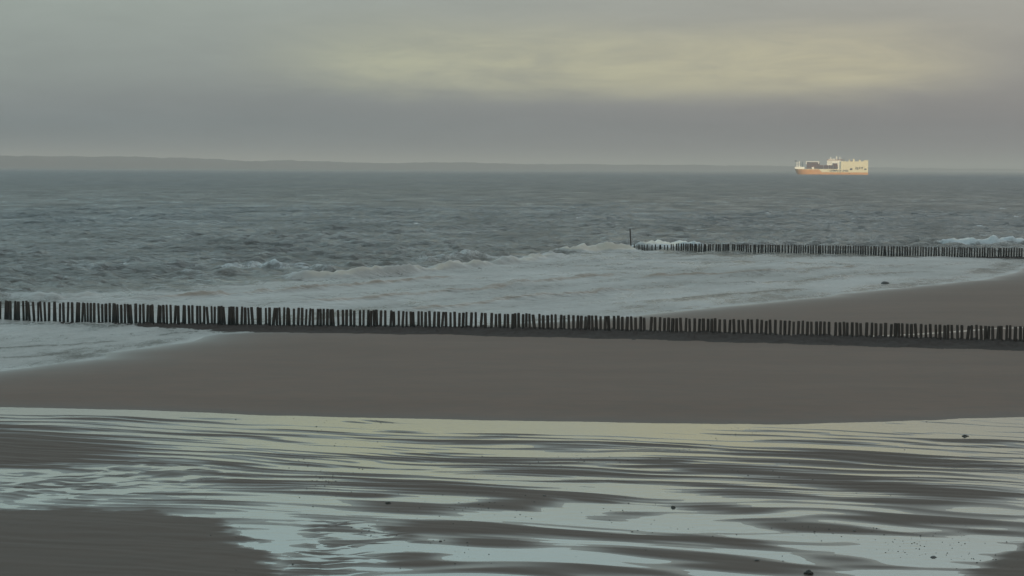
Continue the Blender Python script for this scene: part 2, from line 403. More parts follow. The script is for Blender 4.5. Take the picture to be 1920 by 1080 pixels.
def beach_height(X, Y, full=False):
    d, _ = seg_dist(X, Y, SHORE)
    ins = inside(X, Y, SAND_POLY)
    sg = np.where(ins, d, -d) + 0.9 * fbm(X * 0.16, Y * 0.10, 5, 4, 0.6)
    ins = sg > 0; d = np.abs(sg)
    land = 0.52 * (1 - np.exp(-d * 0.04 / 0.52))
    z = np.where(ins, land, -np.minimum(d * 0.022, 2.5))
    # tidal pool behind the bar
    e = np.interp(X, POOL_EDGE[:, 0], POOL_EDGE[:, 1]) + 0.5 * fbm(X * 0.15, Y * 0.0, 41, 3)
    t = e - Y                       # > 0 inside the pool
    wb = sstep(1.0, 13.0, -t)
    z = np.where(t > 0, POOL_Z, (POOL_Z + 0.004 + 0.009 * np.clip(-t, 0, 20)) * (1 - wb) + z * wb)
    ca, sa = math.cos(-0.24), math.sin(-0.24)
    U = X * ca + Y * sa; V = -X * sa + Y * ca
    wx = 1.5 * fbm(U * 0.05, V * 0.06, 3, 2)
    rip = fbm(U * 0.045, V * 0.16, 61, 2, 0.5)
    ridge = np.sin(2 * math.pi * (V * 0.50 + wx + 0.9 * fbm(U * 0.11, V * 0.20, 66, 2)))
    rip2 = np.sin(2 * math.pi * (V * 1.15 + 2.1 * wx + 1.3 * fbm(U * 0.10, V * 0.3, 71, 3, 0.5)))
    patch = 0.5 + 0.9 * fbm(U * 0.08, V * 0.12, 76, 2)
    fine = fbm(U * 0.9, V * 2.2, 81, 3, 0.55)
    bars = ellipse_field(X, Y, BARS, POOL_Z)
    bias = ellipse_field(X, Y, BIAS, POOL_Z)
    farw = sstep(84, 94, Y)
    bot = -0.020 + 0.006 * farw + 0.045 * rip + (0.013 + 0.011 * farw) * ridge * (0.5 + patch) + (0.008 + 0.014 * farw) * rip2 * np.clip(1.2 - patch, 0, 1.2) + 0.0025 * fine + (0.062 - 0.014 * farw) * bars + 0.030 * bias
    # braided rills: narrow winding channels cut into flat sand
    rx, ry = X + 0.8 * fbm(X * 0.5, Y * 0.5, 97, 2), Y + 0.8 * fbm(X * 0.5, Y * 0.5, 98, 2)
    rd_ = ry - 0.25 * rx
    ch = np.minimum(np.abs(fbm(rx * 0.09, rd_ * 0.34, 95, 4, 0.55)), 1.1 * np.abs(fbm(rx * 0.16 + 9, ry * 0.55, 96, 4, 0.5)))
    net = np.clip(ellipse_field(X, Y, RILLS, POOL_Z), 0, 1)
    bot = bot * (1 - net) + net * (0.026 + 0.006 * rip2 + 0.010 * fine - 0.056 * np.exp(-(ch / 0.085) ** 2))
    for poly in (DRY_LL, DRY_LR):
        dd, _ = seg_dist(X, Y, np.vstack([poly, poly[:1]]))
        s = np.where(inside(X, Y, poly), dd, -dd) + (1.5 if poly is DRY_LL else 0.4) * fbm(X * 0.35, Y * 0.4, 33, 5, 0.62)
        bot = bot + np.where(s > 0, 0.03 * np.minimum(s, 5) + 0.03 * sstep(0, 1.0, s), 0.0) + 0.02 * sstep(-2.5, 0, s)
        bot = np.where(s > 0.6, np.maximum(bot, 0.02 + 0.01 * rip), bot)
    bot *= sstep(0, 1.2, t) * 1.0
    bot = np.where(t > 0, bot - 0.012 * np.exp(-np.clip(t, 0, 9) / 1.5), bot)
    z = np.where(t > 0, POOL_Z + bot, z)
    z = z + np.where((t <= 0) & ins, 0.012 * fbm(X * 0.25, Y * 0.5, 23, 3) * np.clip(-t / 4, 0, 1) * np.clip(d / 6, 0, 1), 0)
    # small runnel behind the near groyne
    rd, _ = seg_dist(X, Y, RUNNEL)
    z = z - 0.16 * np.exp(-(rd / 1.1) ** 2) * np.where(ins, 1, 0)
    wet = np.where(t > 0, 1 - sstep(0.0, 0.05, bot), 0.0)
    wet = np.maximum(wet, np.where(t <= 0, 0.3 * np.exp(-np.clip(-t, 0, 50) / 2.5), 0))
    damp = sstep(-3, 1, t)
    wet = np.maximum(wet, np.where(ins, 0.9 * np.exp(-d / 4.0), 1.0) * np.where(t > 0, 0, 1))
    if full: return z, np.clip(wet, 0, 1), damp
    return z, np.clip(wet, 0, 1)

RUNNEL = pxs([(1480, 633), (1560, 631), (1640, 627.5), (1720, 624), (1800, 619), (1870, 613.5), (1925, 612), (2050, 611)], 0.48)

ys = np.concatenate([np.arange(25, 66, 0.6), np.arange(66, 124, 0.1), 124 * 1.0055 ** np.arange(0, 270)])
us = np.linspace(-0.36, 0.36, 430)
Yg, Ug = np.meshgrid(ys, us, indexing='ij')
Xg = Ug * (Yg + 12)
Zg, Wg, Dg = beach_height(Xg, Yg, True)
beach = link('beach', grid_mesh('beach', Xg, Yg, Zg, {'wet': Wg, 'damp': Dg}), M_sand)
tag(beach, 'grey brown wet sand beach with shallow tidal pool and ripples', 'beach', kind='structure')

# still water in the tidal pool
pe = POOL_EDGE.copy(); pe[:, 1] += 1.2
pxl = np.linspace(-45, 45, 91)
pyt = np.interp(pxl, pe[:, 0], pe[:, 1])
tt = np.linspace(0, 1, 40)
PX = np.repeat(pxl[None, :], 40, 0); PY = 45 + tt[:, None] * (pyt[None, :] - 45)
pool = link('tidal_pool', grid_mesh('tidal_pool', PX, PY, np.full(PX.shape, POOL_Z)), M_pool)
tag(pool, 'shallow still water lying between sand ripples in front of the bar', 'water', kind='structure')

# ------------------------------------------------------------------ sea
BREAK = [  # polyline px, half width m, height m, foam, turbid
    ([(500, 516), (560, 522), (640, 520), (760, 512), (900, 500), (1000, 487), (1060, 478)], 1.5, 0.8, 0.75, 0.68),
    ([(1060, 474), (1110, 470), (1165, 470), (1200, 470)], 2.4, 1.15, 1.6, 0.1),
    ([(1195, 467), (1240, 463), (1290, 462), (1330, 463)], 2.6, 1.05, 1.3, 0.1),
    ([(1330, 463), (1480, 459), (1640, 457), (1740, 456)], 2.6, 0.55, 0.2, 0.2),
    ([(1740, 457), (1840, 458), (1930, 456), (2050, 452)], 2.6, 0.95, 1.1, 0.1),
    ([(470, 574), (620, 566), (760, 556), (900, 544), (1000, 530), (1200, 512)], 1.4, 0.40, 0.1, 1.0),
    ([(720, 589), (840, 578), (950, 563), (1080, 553), (1230, 543)], 1.2, 0.36, 0.1, 1.0),
    ([(1000, 500), (1200, 495), (1420, 492), (1600, 497), (1720, 502)], 1.6, 0.2, -0.25, 0.8),
    ([(1300, 535), (1500, 528), (1650, 515), (1760, 508)], 1.4, 0.2, -0.25, 0.8),
    ([(-80, 560), (40, 556), (110, 560), (200, 556)], 2.0, 0.45, 0.45, 0.3),
    ([(400, 508), (480, 500), (560, 504), (640, 512)], 1.8, 0.55, 0.5, 0.2),
    ([(150, 500), (260, 497), (380, 494)], 2.5, 0.45, 0.25, 0.1),
    ([(700, 492), (850, 488), (980, 480)], 2.5, 0.45, 0.22, 0.1),
    ([(150, 566), (300, 560), (450, 552), (600, 542), (750, 530), (880, 518)], 1.3, 0.45, 0.1, 0.95),
    ([(1080, 490), (1180, 486), (1300, 488), (1420, 486)], 1.3, 0.25, -0.2, 0.8),
    ([(1100, 575), (1250, 563), (1400, 550), (1540, 540)], 0.9, 0.10, -0.3, 0.6),
    ([(1150, 525), (1350, 515), (1500, 508), (1640, 500)], 1.2, 0.36, 0.1, 0.95),
    ([(250, 520), (400, 516), (520, 512)], 2.0, 0.45, 0.3, 0.3),
    ([(-40, 530), (100, 526), (240, 522)], 2.2, 0.45, 0.28, 0.3),
    ([(620, 500), (760, 496), (900, 484)], 2.2, 0.5, 0.3, 0.3),
    ([(-40, 608), (120, 610), (250, 613)], 0.9, 0.10, -0.3, 0.6),
    ([(-40, 655), (60, 650), (150, 645), (230, 640)], 0.6, 0.06, -0.35, 0.5),
    ([(-40, 672), (60, 668), (140, 660)], 0.5, 0.05, -0.3, 0.5),
]
SURF_TOP = pxs([(-1500, 640), (-300, 590), (-60, 578), (130, 556), (200, 545), (330, 537), (450, 531), (520, 526), (640, 519), (900, 499), (1060, 477), (1110, 469), (1170, 470),
                (1300, 480), (1500, 481), (1700, 481), (1920, 480), (2050, 480)])
SURF_POLY = np.vstack([SURF_TOP, SHORE[::-1][2:]])

def wave_comps():
    out = []
    r = np.random.default_rng(5)
    for i in range(120):
        lam = 1.9 * (14 / 1.9) ** r.random() ** 1.15
        th = math.atan2(-0.72, 0.62) + r.normal(0, 0.7)
        out.append((lam, 0.0140 * lam ** 0.68 * (0.5 + r.random()), math.cos(th), math.sin(th), r.random() * 6.283))
    return out

def sea_surface(X, Y, dy):
    d, _ = seg_dist(X, Y, SHORE)
    d = np.where(inside(X, Y, SAND_POLY), -d, d)
    ds, _ = seg_dist(X, Y, np.vstack([SURF_POLY, SURF_POLY[:1]]))
    ins = inside(X, Y, SURF_POLY)
    ds = np.where(ins, ds, -ds)
    damp = sstep(1, 30, d) * (0.24 + 0.76 * sstep(10, -25, ds))
    gust = 0.75 + 0.5 * fbm(X * 0.02, Y * 0.008, 90, 3)
    Z = np.zeros(X.shape)
    for lam, a, cx, cy, ph in wave_comps():
        vis = sstep(1.8, 3.2, lam / dy)
        if vis.max() <= 0: continue
        k = 2 * math.pi / lam
        arg = k * (X * cx + Y * cy) + ph + 0.8 * fbm(X * 0.012, Y * 0.012, 120, 2)
        Z += a * vis * (np.sin(arg) + 0.25 * np.cos(2 * arg))
    crest = Z.copy()
    Z = Z * damp * gust
    foam = 0.64 * sstep(-9, 9, ds + 12.0 * fbm(X * 0.07, Y * 0.03, 44, 4, 0.6))
    st = fbm((X * 0.43 + Y * 0.9) * 0.02, (X * 0.9 - Y * 0.43) * 0.16, 51, 4, 0.55)
    foam = foam + np.where(foam > 0, 0.7 * st * foam, 0)
    turb = 0.35 * sstep(-40, 5, ds) + 0.35 * sstep(-260, -20, ds)
    for pts, w, h, fo, tu in BREAK:
        P = pxs(pts)
        near = (X > P[:, 0].min() - 25) & (X < P[:, 0].max() + 25) & (Y > P[:, 1].min() - 25) & (Y < P[:, 1].max() + 25)
        if not near.any(): continue
        xx, yy = X[near], Y[near]
        bd, bp = seg_dist(xx + 0.9 * fbm(xx * .25, yy * .25, 131, 3), yy + 1.4 * fbm(xx * .2, yy * .2, 137, 3), P)
        ends = sstep(0, 0.12, bp) * sstep(1, 0.88, bp)
        rag = 1.0 + 1.0 * fbm(xx * 0.22, yy * 0.12, 141, 3, 0.55) + 0.7 * fbm(xx * 0.8, yy * 0.5, 143, 4, 0.65)
        prof = np.exp(-(bd / w) ** 2) * ends
        Z[near] += h * prof * np.clip(rag, 0.1, 2.2)
        foam[near] += fo * np.exp(-(bd / (w * 1.25)) ** 2) * ends
        turb[near] = np.maximum(turb[near], tu * np.exp(-(bd / (w * 1.3)) ** 2) * ends)
    # a bright lacy edge where the swash runs out
    foam += 0.75 * np.exp(-(d / 0.9) ** 2) * (0.6 + 0.8 * fbm(X * 0.3, Y * 0.2, 221, 3))
    # white caps offshore
    cap = sstep(0.30, 0.42, fbm(X * 0.08, Y * 0.03, 201, 4, 0.6)) * sstep(0.30, 0.75, crest)
    foam += 0.5 * cap * (ds < -4)
    # thin glassy run-up in front of the near groyne and by the shore
    Z = Z + 0.012 * fbm(X * 0.5, Y * 0.5, 211, 3) * sstep(6, 0, np.abs(d))
    return Z, np.clip(foam, 0, 1.3), np.clip(turb, 0, 1)

ysea = [105.0]
while ysea[-1] < 1400: ysea.append(ysea[-1] * (1.0022 if ysea[-1] < 700 else 1.0042))
while ysea[-1] < 38000: ysea.append(ysea[-1] * 1.02)
ysea = np.array(ysea)
us = np.linspace(-0.36, 0.36, 560)
Ys, Us = np.meshgrid(ysea, us, indexing='ij')
Xs = Us * (Ys + 30)
dys = np.repeat(np.gradient(ysea)[:, None], len(us), 1)
Zs, Fs, Ts = sea_surface(Xs, Ys, np.maximum(dys, 0.72e-3 * Ys * 2.2))
sea = link('sea', grid_mesh('sea', Xs, Ys, Zs, {'foam': Fs, 'turbid': Ts}), M_sea)
tag(sea, 'choppy grey green sea with foaming surf rolling onto the beach', 'sea', kind='structure')

# runnel water
bm = bmesh.new()
rl = []; rr = []
for i, p in enumerate(RUNNEL):
    w = 0.62 + 0.15 * math.sin(i * 2.1)
    rl.append(bm.verts.new((p[0], p[1] + w, 0.40 + 0.03 * i))); rr.append(bm.verts.new((p[0], p[1] - w, 0.40 + 0.03 * i)))
for i in range(len(RUNNEL) - 1):
    bm.faces.new((rl[i], rr[i], rr[i + 1], rl[i + 1]))
RUN_ME = bm_mesh('runnel', bm)
zr, _ = beach_height(RUNNEL[:, 0], RUNNEL[:, 1])
for i in range(len(RUNNEL)):
    RUN_ME.vertices[2 * i].co.z = zr[i] + 0.045; RUN_ME.vertices[2 * i + 1].co.z = zr[i] + 0.045
run = link('runnel', RUN_ME, M_pool)
tag(run, 'thin strip of water lying on the sand behind the near groyne', 'water', kind='structure')

# ------------------------------------------------------------------ far coast
def coast():
    cx = np.array([-6000, -3400, -1700, 0, 1200, 2300, 3600, 6000, 9000])
    cy = np.array([6900, 7500, 8700, 10600, 12400, 14200, 16500, 20500, 25000])
    xs = np.linspace(-6000, 9000, 1500)
    yc = np.interp(xs, cx, cy)
    rows = np.linspace(-1, 1, 17)
    X = np.repeat(xs[None], 17, 0); Y = yc[None] + rows[:, None] * 420 + 420
    top = np.interp(xs, [-6000, -2200, -1500, -1200, -600, 0, 900, 1700, 2300, 3200, 9000], [62, 60, 58, 48, 43, 40, 40, 40, 36, 29, 26])
    Hh = top[None] * (0.82 + 0.30 * fbm(X * 0.0022, Y * 0.002, 301, 4, 0.5)) + 7.5 * fbm(X * 0.016, Y * 0.016, 311, 4, 0.6)
    env = sstep(-1.0, -0.1, rows)[:, None]
    Z = Hh * env - 0.6
    Z[0] = -1
    mt = plain('coast_scrub', (0.085, 0.085, 0.090), 0.9, 0.4, 0.01)
    o = link('far_coast', grid_mesh('far_coast', X, Y, Z), mt)
    tag(o, 'low wooded dune coast faint in the haze across the water', 'coast', kind='structure')
coast()

# ------------------------------------------------------------------ groynes
def wood_material():
    mt, t, b = new_mat('weathered_wood')
    g = t.nodes.new('ShaderNodeNewGeometry')
    oi = t.nodes.new('ShaderNodeObjectInfo')
    tcx = t.nodes.new('ShaderNodeTexCoord')
    sp = t.nodes.new('ShaderNodeSeparateXYZ'); t.links.new(g.outputs['Position'], sp.inputs[0])
    n = noise(t, scalevec(t, g.outputs['Position'], (9, 9, 1.2)), 1.0, 5, 0.6)
    c = mixc(t, oi.outputs['Random'], (0.028, 0.021, 0.017), (0.050, 0.037, 0.030))
    c = mixc(t, mth(t, 'MULTIPLY', n, 0.5), c, (0.066, 0.054, 0.046))
    weed = mth(t, 'ADD', sp.outputs[2], mth(t, 'MULTIPLY', n, 0.5))
    c = mixc(t, mrange(t, weed, 1.25, 0.65), c, (0.018, 0.019, 0.017))
    t.links.new(c, b.inputs['Base Color'])
    b.inputs['Roughness'].default_value = 0.85; b.inputs['Specular IOR Level'].default_value = 0.25
    bp = t.nodes.new('ShaderNodeBump'); bp.inputs['Strength'].default_value = 0.6; bp.inputs['Distance'].default_value = 0.03
    t.links.new(n, bp.inputs['Height']); t.links.new(bp.outputs[0], b.inputs['Normal'])
    return mt
M_wood = wood_material()
M_sill = plain('mussel_crusted_rubble', (0.040, 0.030, 0.026), 0.9, 0.5, 3.0)
M_sill.node_tree.nodes['Principled BSDF'].inputs['Specular IOR Level'].default_value = 0.15

def post_mesh(i):
    r = random.Random(100 + i)
    bm = bmesh.new(); n = 9
    rings = []
    bx, by = r.uniform(-.03, .03), r.uniform(-.03, .03)
    ph = [r.uniform(0.88, 1.1) for _ in range(n)]
    for z, q in ((-0.8, 1.05), (0.0, 1.04), (0.35, 1.0), (0.7, 0.98), (0.955, 0.95), (1.0, 0.80)):
        zz = z + (r.uniform(-.012, .012) if z > .9 else 0)
        ring = []
        for k in range(n):
            a = 2 * math.pi * k / n
            rr = 0.5 * q * ph[k] * r.uniform(.97, 1.03)
            ring.append(bm.verts.new((rr * math.cos(a) + bx * math.sin(z * 3), rr * math.sin(a) + by * math.sin(z * 3), zz)))
        rings.append(ring)
    for a, b in zip(rings[:-1], rings[1:]):
        for k in range(n):
            j = (k + 1) % n
            bm.faces.new((a[k], a[j], b[j], b[k]))
    bm.faces.new(rings[-1]); bm.faces.new(rings[0][::-1])
    me = bm_mesh('post', bm, True); me.materials.append(M_wood)
    return me
POSTS = [post_mesh(i) for i in range(10)]

def add_post(parent, base, x, y, zb, zt, dia, lean=0.035):
    o = bpy.data.objects.new('post', random.choice(POSTS)); COL.objects.link(o)
    o.parent = parent
    o.location = (x - base[0], y - base[1], zb - base[2])
    o.scale = (dia * random.uniform(.92, 1.08), dia * random.uniform(.92, 1.08), zt - zb)
    o.rotation_euler = (random.gauss(0, lean * .7), random.gauss(-0.012, lean), random.uniform(0, 6.28))
    return o

def sill(parent, base, P0, P1, h0, h1, wid, seed):
    n = int(math.hypot(*(P1 - P0)) / 0.16)
    t = np.linspace(0, 1, n)
    d = (P1 - P0) / np.hypot(*(P1 - P0)); nr = np.array([d[1], -d[0]])
    if nr[1] > 0: nr = -nr
    v = np.linspace(-0.35, 1, 22)
    T, V = np.meshgrid(t, v, indexing='ij')
    X = P0[0] + (P1[0] - P0[0]) * T + nr[0] * V * wid; Y = P0[1] + (P1[1] - P0[1]) * T + nr[1] * V * wid
    zb, _ = beach_height(X, Y)
    prof = sstep(-0.35, -0.15, V) * (1 - sstep(0.15, 1.0, V + 0.30 * fbm(X * .35, Y * .35, seed + 9, 4, 0.6)))
    Hh = (h0 + (h1 - h0) * T) * prof
    lump = (0.65 + 0.9 * np.abs(fbm(X * 1.9, Y * 1.9, seed, 4, 0.6)) * 1.6)
    Z = zb + Hh * lump - 0.06 * (1 - prof)
    me = grid_mesh('rubble_sill', X - base[0], Y - base[1], Z - base[2])
    o = link('rubble_sill', me, M_sill, parent)
    o['kind'] = 'stuff'
    return o

def groyne_near():
    A = px(0, 599, 0.0); B = px(1920, 649, 0.45)
    d = (B - A) / np.hypot(*(B - A)); Ln = np.hypot(*(B - A))
    mid = (A + B) / 2; base = (mid[0], mid[1], 0.0)
    root = bpy.data.objects.new('pile_groyne', None); COL.objects.link(root); root.location = base
    tag(root, 'long dark groyne of close-set wooden posts crossing the sand bar from the surf', 'groyne')
    s = -8.0
    while s < Ln + 8.0:
        p = A + d * s; f = s / Ln
        zt = 1.76 + (2.02 - 1.76) * f + random.gauss(0, 0.035)
        nrm = np.array([d[1], -d[0]])
        q = p + nrm * random.gauss(0, 0.05)
        zb, _ = beach_height(np.array([q[0]]), np.array([q[1]]))
        add_post(root, base, q[0], q[1], float(zb[0]) - 0.05, zt, random.uniform(0.225, 0.285), 0.035)
        r = random.random()
        s += random.uniform(0.34, 0.43) if r < .80 else (random.uniform(0.245, 0.30) if r < .93 else random.uniform(0.45, 0.55))
    sill(root, base, A - d * 8, B + d * 8, 0.38, 0.40, 6.4, 400)
groyne_near()

def groyne_far():
    A = px(1183, 468, 0.0); B = px(1920, 481.5, 0.25)
    d = (B - A) / np.hypot(*(B - A)); Ln = np.hypot(*(B - A))
    mid = (A + B) / 2; base = (mid[0], mid[1], 0.0)
    root = bpy.data.objects.new('pile_groyne', None); COL.objects.link(root); root.location = base
    tag(root, 'distant wooden post groyne running out into breaking waves behind the beacon pole', 'groyne')
    nrm = np.array([d[1], -d[0]])
    # broken outer end
    for xp in (1190, 1199.5, 1206.5, 1210.5, 1216, 1225, 1232.5, 1240, 1243, 1251, 1257, 1264, 1269.5):
        f = (xp - 1183) / 737.0; p = A + d * (f * Ln)
        add_post(root, base, p[0], p[1], -0.8, random.uniform(0.92, 1.05) + (0.15 if xp > 1260 else 0), 0.21, 0.05)
    s = (1275 - 1183) / 737.0 * Ln
    while s < Ln + 7:
        p = A + d * s + nrm * random.gauss(0, 0.04); f = s / Ln
        zb, _ = beach_height(np.array([p[0]]), np.array([p[1]]))
        add_post(root, base, p[0], p[1], min(float(zb[0]) - 0.1, -0.1), 1.18 + 0.50 * f + random.gauss(0, .03), random.uniform(0.24, 0.30), 0.03)
        s += random.uniform(0.39, 0.47) if random.random() < .9 else random.uniform(0.5, 0.62)
    P0 = A + d * (0.36 * Ln)
    sill(root, base, P0, B + d * 7, 0.10, 0.50, 5.5, 430)
    # beacon pole at the outer end
    bm = bmesh.new()
    q = px(1183, 469, 0.0)
    r = random.Random(3)
    rings = []
    for z, dia, ox in ((-1.5, .27, .03), (0.0, .26, 0), (1.2, .25, -.04), (2.6, .23, -.12), (3.72, .21, -.20), (3.78, .15, -.20)):
        rings.append([bm.verts.new((ox + dia / 2 * math.cos(2 * math.pi * k / 10), dia / 2 * math.sin(2 * math.pi * k / 10), z)) for k in range(10)])
    for a, b in zip(rings[:-1], rings[1:]):
        for k in range(10):
            bm.faces.new((a[k], a[(k + 1) % 10], b[(k + 1) % 10], b[k]))
    bm.faces.new(rings[-1]); bm.faces.new(rings[0][::-1])
    o = link('beacon_pole', bm_mesh('beacon_pole', bm, True), M_wood)
    o.location = (q[0], q[1], 0)
    tag(o, 'tall lone dark pole standing in the surf at the end of the distant groyne', 'pole')
groyne_far()

# ------------------------------------------------------------------ cargo ship
def ship():
    D = 5600.0
    c = px(1558.5, 327.2, 0.0); c = c / c[1] * D
    root = bpy.data.objects.new('cargo_ship', None); COL.objects.link(root)
    root.location = (c[0], c[1], 0); root.rotation_euler = (0, 0, -math.atan2(c[0], c[1]) + rad(1.5))
    tag(root, 'large cream and orange vehicle and container ship lit by low sun', 'ship')
    k = 0.1842                                         # metres per pixel of the enlarged view
    def sx(X): return (X - 942) * k
    def sz(Y): return (462 - Y) * k
    M_or = plain('orange_hull_paint', (0.56, 0.27, 0.09), 0.55, 0.22, 0.12)
    M_cr = plain('cream_paint', (0.70, 0.63, 0.43), 0.55, 0.08, 0.1)
    M_wh = plain('white_paint', (0.80, 0.78, 0.70), 0.5, 0.06, 0.2)
    M_dk = plain('dark_opening', (0.03, 0.028, 0.03), 0.6, 0.2, 0.3)
    M_rd = plain('rust_red_deck', (0.22, 0.10, 0.07), 0.7, 0.2, 0.2)
    M_gr = plain('grey_steel', (0.22, 0.25, 0.24), 0.6, 0.2, 0.2)
    M_bl = plain('lettering_blue', (0.035, 0.035, 0.06), 0.6, 0.1, 0.2)
    HB = 16.0
    # hull: stations along x, rings from keel to deck
    def halfbeam(x, z):
        x0 = sx(440) - (z / 14.0) * (sx(440) - sx(398))
        t = np.clip((x - x0) / 34.0, 0, 1)
        return HB * math.sqrt(max(0.0, 1 - (1 - t) ** 2.2))
    def hull_part(name, zlow, zhigh, mat, xs, off=0.0):
        bm = bmesh.new(); rows = []
        for u in xs:
            st = []
            for z in np.linspace(zlow(u), zhigh(u), 6):
                x0 = sx(440) - (max(z, 0) / 14.0) * (sx(440) - sx(398)) if u < 0.3 else 0
                xb = sx(440) - (max(z, 0) / 14.0) * (sx(440) - sx(398))
                x = xb + (sx(1482) - xb) * u
                b = halfbeam(x, max(z, 0)) + off
                st.append((x, b, z))
            rows.append(st)
        for sgn in (-1, 1):
            vv = [[bm.verts.new((x, sgn * b, z)) for x, b, z in st] for st in rows]
            for a, b in zip(vv[:-1], vv[1:]):
                for i in range(5):
                    bm.faces.new((a[i], b[i], b[i + 1], a[i + 1]))
            if sgn == -1: v0 = vv
        for i in range(len(rows) - 1):                       # deck and bottom
            bm.faces.new((v0[i][5], v0[i + 1][5], vv[i + 1][5], vv[i][5]))
            bm.faces.new((v0[i][0], v0[i + 1][0], vv[i + 1][0], vv[i][0]))
        for i in range(5):
            bm.faces.new((v0[-1][i], v0[-1][i + 1], vv[-1][i + 1], vv[-1][i]))
        bmesh.ops.remove_doubles(bm, verts=bm.verts, dist=0.001)
        return link(name, bm_mesh(name, bm), mat, root)
    us = [0, .008, .02, .04, .07, .1, .14, .18, .25, .33, .36, .40, .5, .65, .8, .9, 1.0]
    bnd = lambda u: sz(386) if u < .33 else (sz(386) + (sz(430) - sz(386)) * min(1, (u - .33) / .03))
    hull = hull_part('lower_hull', lambda u: -6.0, bnd, M_or, us)
    upper = hull_part('upper_hull', lambda u: bnd(u) - 0.02 if u >= .335 else bnd(u) - .4, lambda u: sz(381), M_cr, us, 0.12)
    # forecastle
    bm = bmesh.new(); bm_prism(bm, [(sx(402), sz(381)), (sx(545), sz(381)), (sx(545), sz(352)), (sx(470), sz(346)), (sx(400), sz(352))], -9, 9)
    link('forecastle', bm_mesh('forecastle', bm), M_wh, root)
    # aft garage block with stepped roof line
    bm = bmesh.new(); bm_box(bm, sx(1078), sx(1482), -HB - .25, HB + .25, sz(382), sz(266))
    garage = link('garage_block', bm_mesh('garage_block', bm), M_cr, root)
    bm = bmesh.new(); bm_box(bm, sx(1416), sx(1483.5), -HB - .4, HB + .4, sz(268), sz(249))
    link('stern_house', bm_mesh('stern_house', bm), M_cr, root)
    for X0, X1, Yt, y0, mt in ((1196, 1214, 235, -13, M_cr), (1216, 1250, 258, -8, M_rd), (1256, 1282, 230, -13, M_cr), (1290, 1320, 257, -9, M_gr), (1345, 1372, 242, -13, M_cr), (1120, 1140, 228, -7, M_gr)):
        bm = bmesh.new(); bm_prism(bm, [(sx(X0), sz(267)), (sx(X1), sz(267)), (sx(X1 - 3), sz(Yt)), (sx(X0 + 3), sz(Yt))], y0, y0 + 9)
        link('roof_vent' if mt is not M_gr else 'funnel', bm_mesh('roof_vent', bm), mt, root)
    # bridge and accommodation
    bm = bmesh.new(); bm_box(bm, sx(876), sx(1079), -HB + 3.1, HB - .8, sz(381), sz(252))
    acc = link('deckhouse', bm_mesh('deckhouse', bm), M_wh, root)
    bm = bmesh.new(); bm_box(bm, sx(878), sx(1118), -HB + 2.6, HB - .3, sz(251), sz(240))
    br = link('bridge_deck', bm_mesh('bridge_deck', bm), M_rd, root)
    bm = bmesh.new(); bm_box(bm, sx(895), sx(1000), -HB + 3, HB - 3, sz(240.5), sz(229))
    link('wheelhouse', bm_mesh('wheelhouse', bm), M_wh, root)
    for X in range(890, 950, 14):
        for Y in (266, 280, 294):
            bm = bmesh.new(); bm_box(bm, sx(X), sx(X + 6), -HB + 2.95, -HB + 3.3, sz(Y + 4), sz(Y))
            w = link('cabin_window', bm_mesh('cabin_window', bm), M_dk, acc)
    for X, Yt, r, mt in ((930, 200, .6, M_wh), (1018, 186, 1.5, M_wh), (1064, 198, 1.1, M_wh), (978, 215, .3, M_wh), (1084, 212, .3, M_wh)):
        bm = bmesh.new(); bm_cyl(bm, sx(X), -3, sz(240.5), sz(Yt), r, r * .6)
        if r > .5: bm_box(bm, sx(X) - 2.2, sx(X) + 2.2, -3.3, -2.7, sz(Yt + 16), sz(Yt + 12))
        link('mast', bm_mesh('mast', bm), mt, root)
    # forward masts and posts
    for X, Yt, r, mt in ((410, 262, .45, M_gr), (432, 278, 1.1, M_wh), (465, 266, 1.3, M_wh), (490, 288, .8, M_gr), (515, 270, 1.2, M_gr)):
        bm = bmesh.new(); bm_cyl(bm, sx(X), -2, sz(354), sz(Yt), r, r * .7)
        bm_box(bm, sx(X) - 2.0, sx(X) + 2.0, -2.3, -1.7, sz(Yt + 18), sz(Yt + 15))
        link('foremast', bm_mesh('foremast', bm), mt, root)
    bm = bmesh.new(); bm_box(bm, sx(398), sx(428), -2.1, -1.95, sz(272), sz(256))
    link('flag', bm_mesh('flag', bm), M_bl, root)
    # white gantry over the forward stack
    bm = bmesh.new(); bm_box(bm, sx(563), sx(762), -HB + .2, -HB + 1.4, sz(275), sz(267))
    for X in (566, 748): bm_box(bm, sx(X), sx(X + 11), -HB + .15, -HB + 1.45, sz(308), sz(268))
    link('cargo_gantry', bm_mesh('cargo_gantry', bm), M_wh, root)
    bm = bmesh.new(); bm_box(bm, sx(650), sx(685), -HB - .1, -HB + 3, sz(381), sz(352))
    link('deck_locker', bm_mesh('deck_locker', bm), M_wh, root)
    # side openings
    for X0, X1, Y0, Y1 in ((1216, 1250, 395, 368), (1297, 1311, 384, 346), (1322, 1338, 390, 353), (1353, 1367, 380, 348), (1384, 1401, 380, 348), (1425, 1457, 392, 372), (1066, 1076, 446, 432), (1203, 1214, 452, 440)):
        bm = bmesh.new(); bm_box(bm, sx(X0), sx(X1), -HB - .42, -HB + .3, sz(Y0), sz(Y1))
        link('side_opening', bm_mesh('side_opening', bm), M_dk, garage if Y0 < 400 else hull)
    # anchor
    bm = bmesh.new(); bm_prism(bm, [(sx(446), sz(412)), (sx(456), sz(396)), (sx(466), sz(412)), (sx(456), sz(408))], -HB * .62, -HB * .5)
    link('anchor', bm_mesh('anchor', bm), M_dk, hull)
    # lettering on the side
    tcu = bpy.data.curves.new('lettering', 'FONT'); tcu.body = 'GRIMALDI LINES'; tcu.size = 7.4; tcu.extrude = 0.04; tcu.offset = 0.12
    to = bpy.data.objects.new('lettering_source', tcu); COL.objects.link(to)
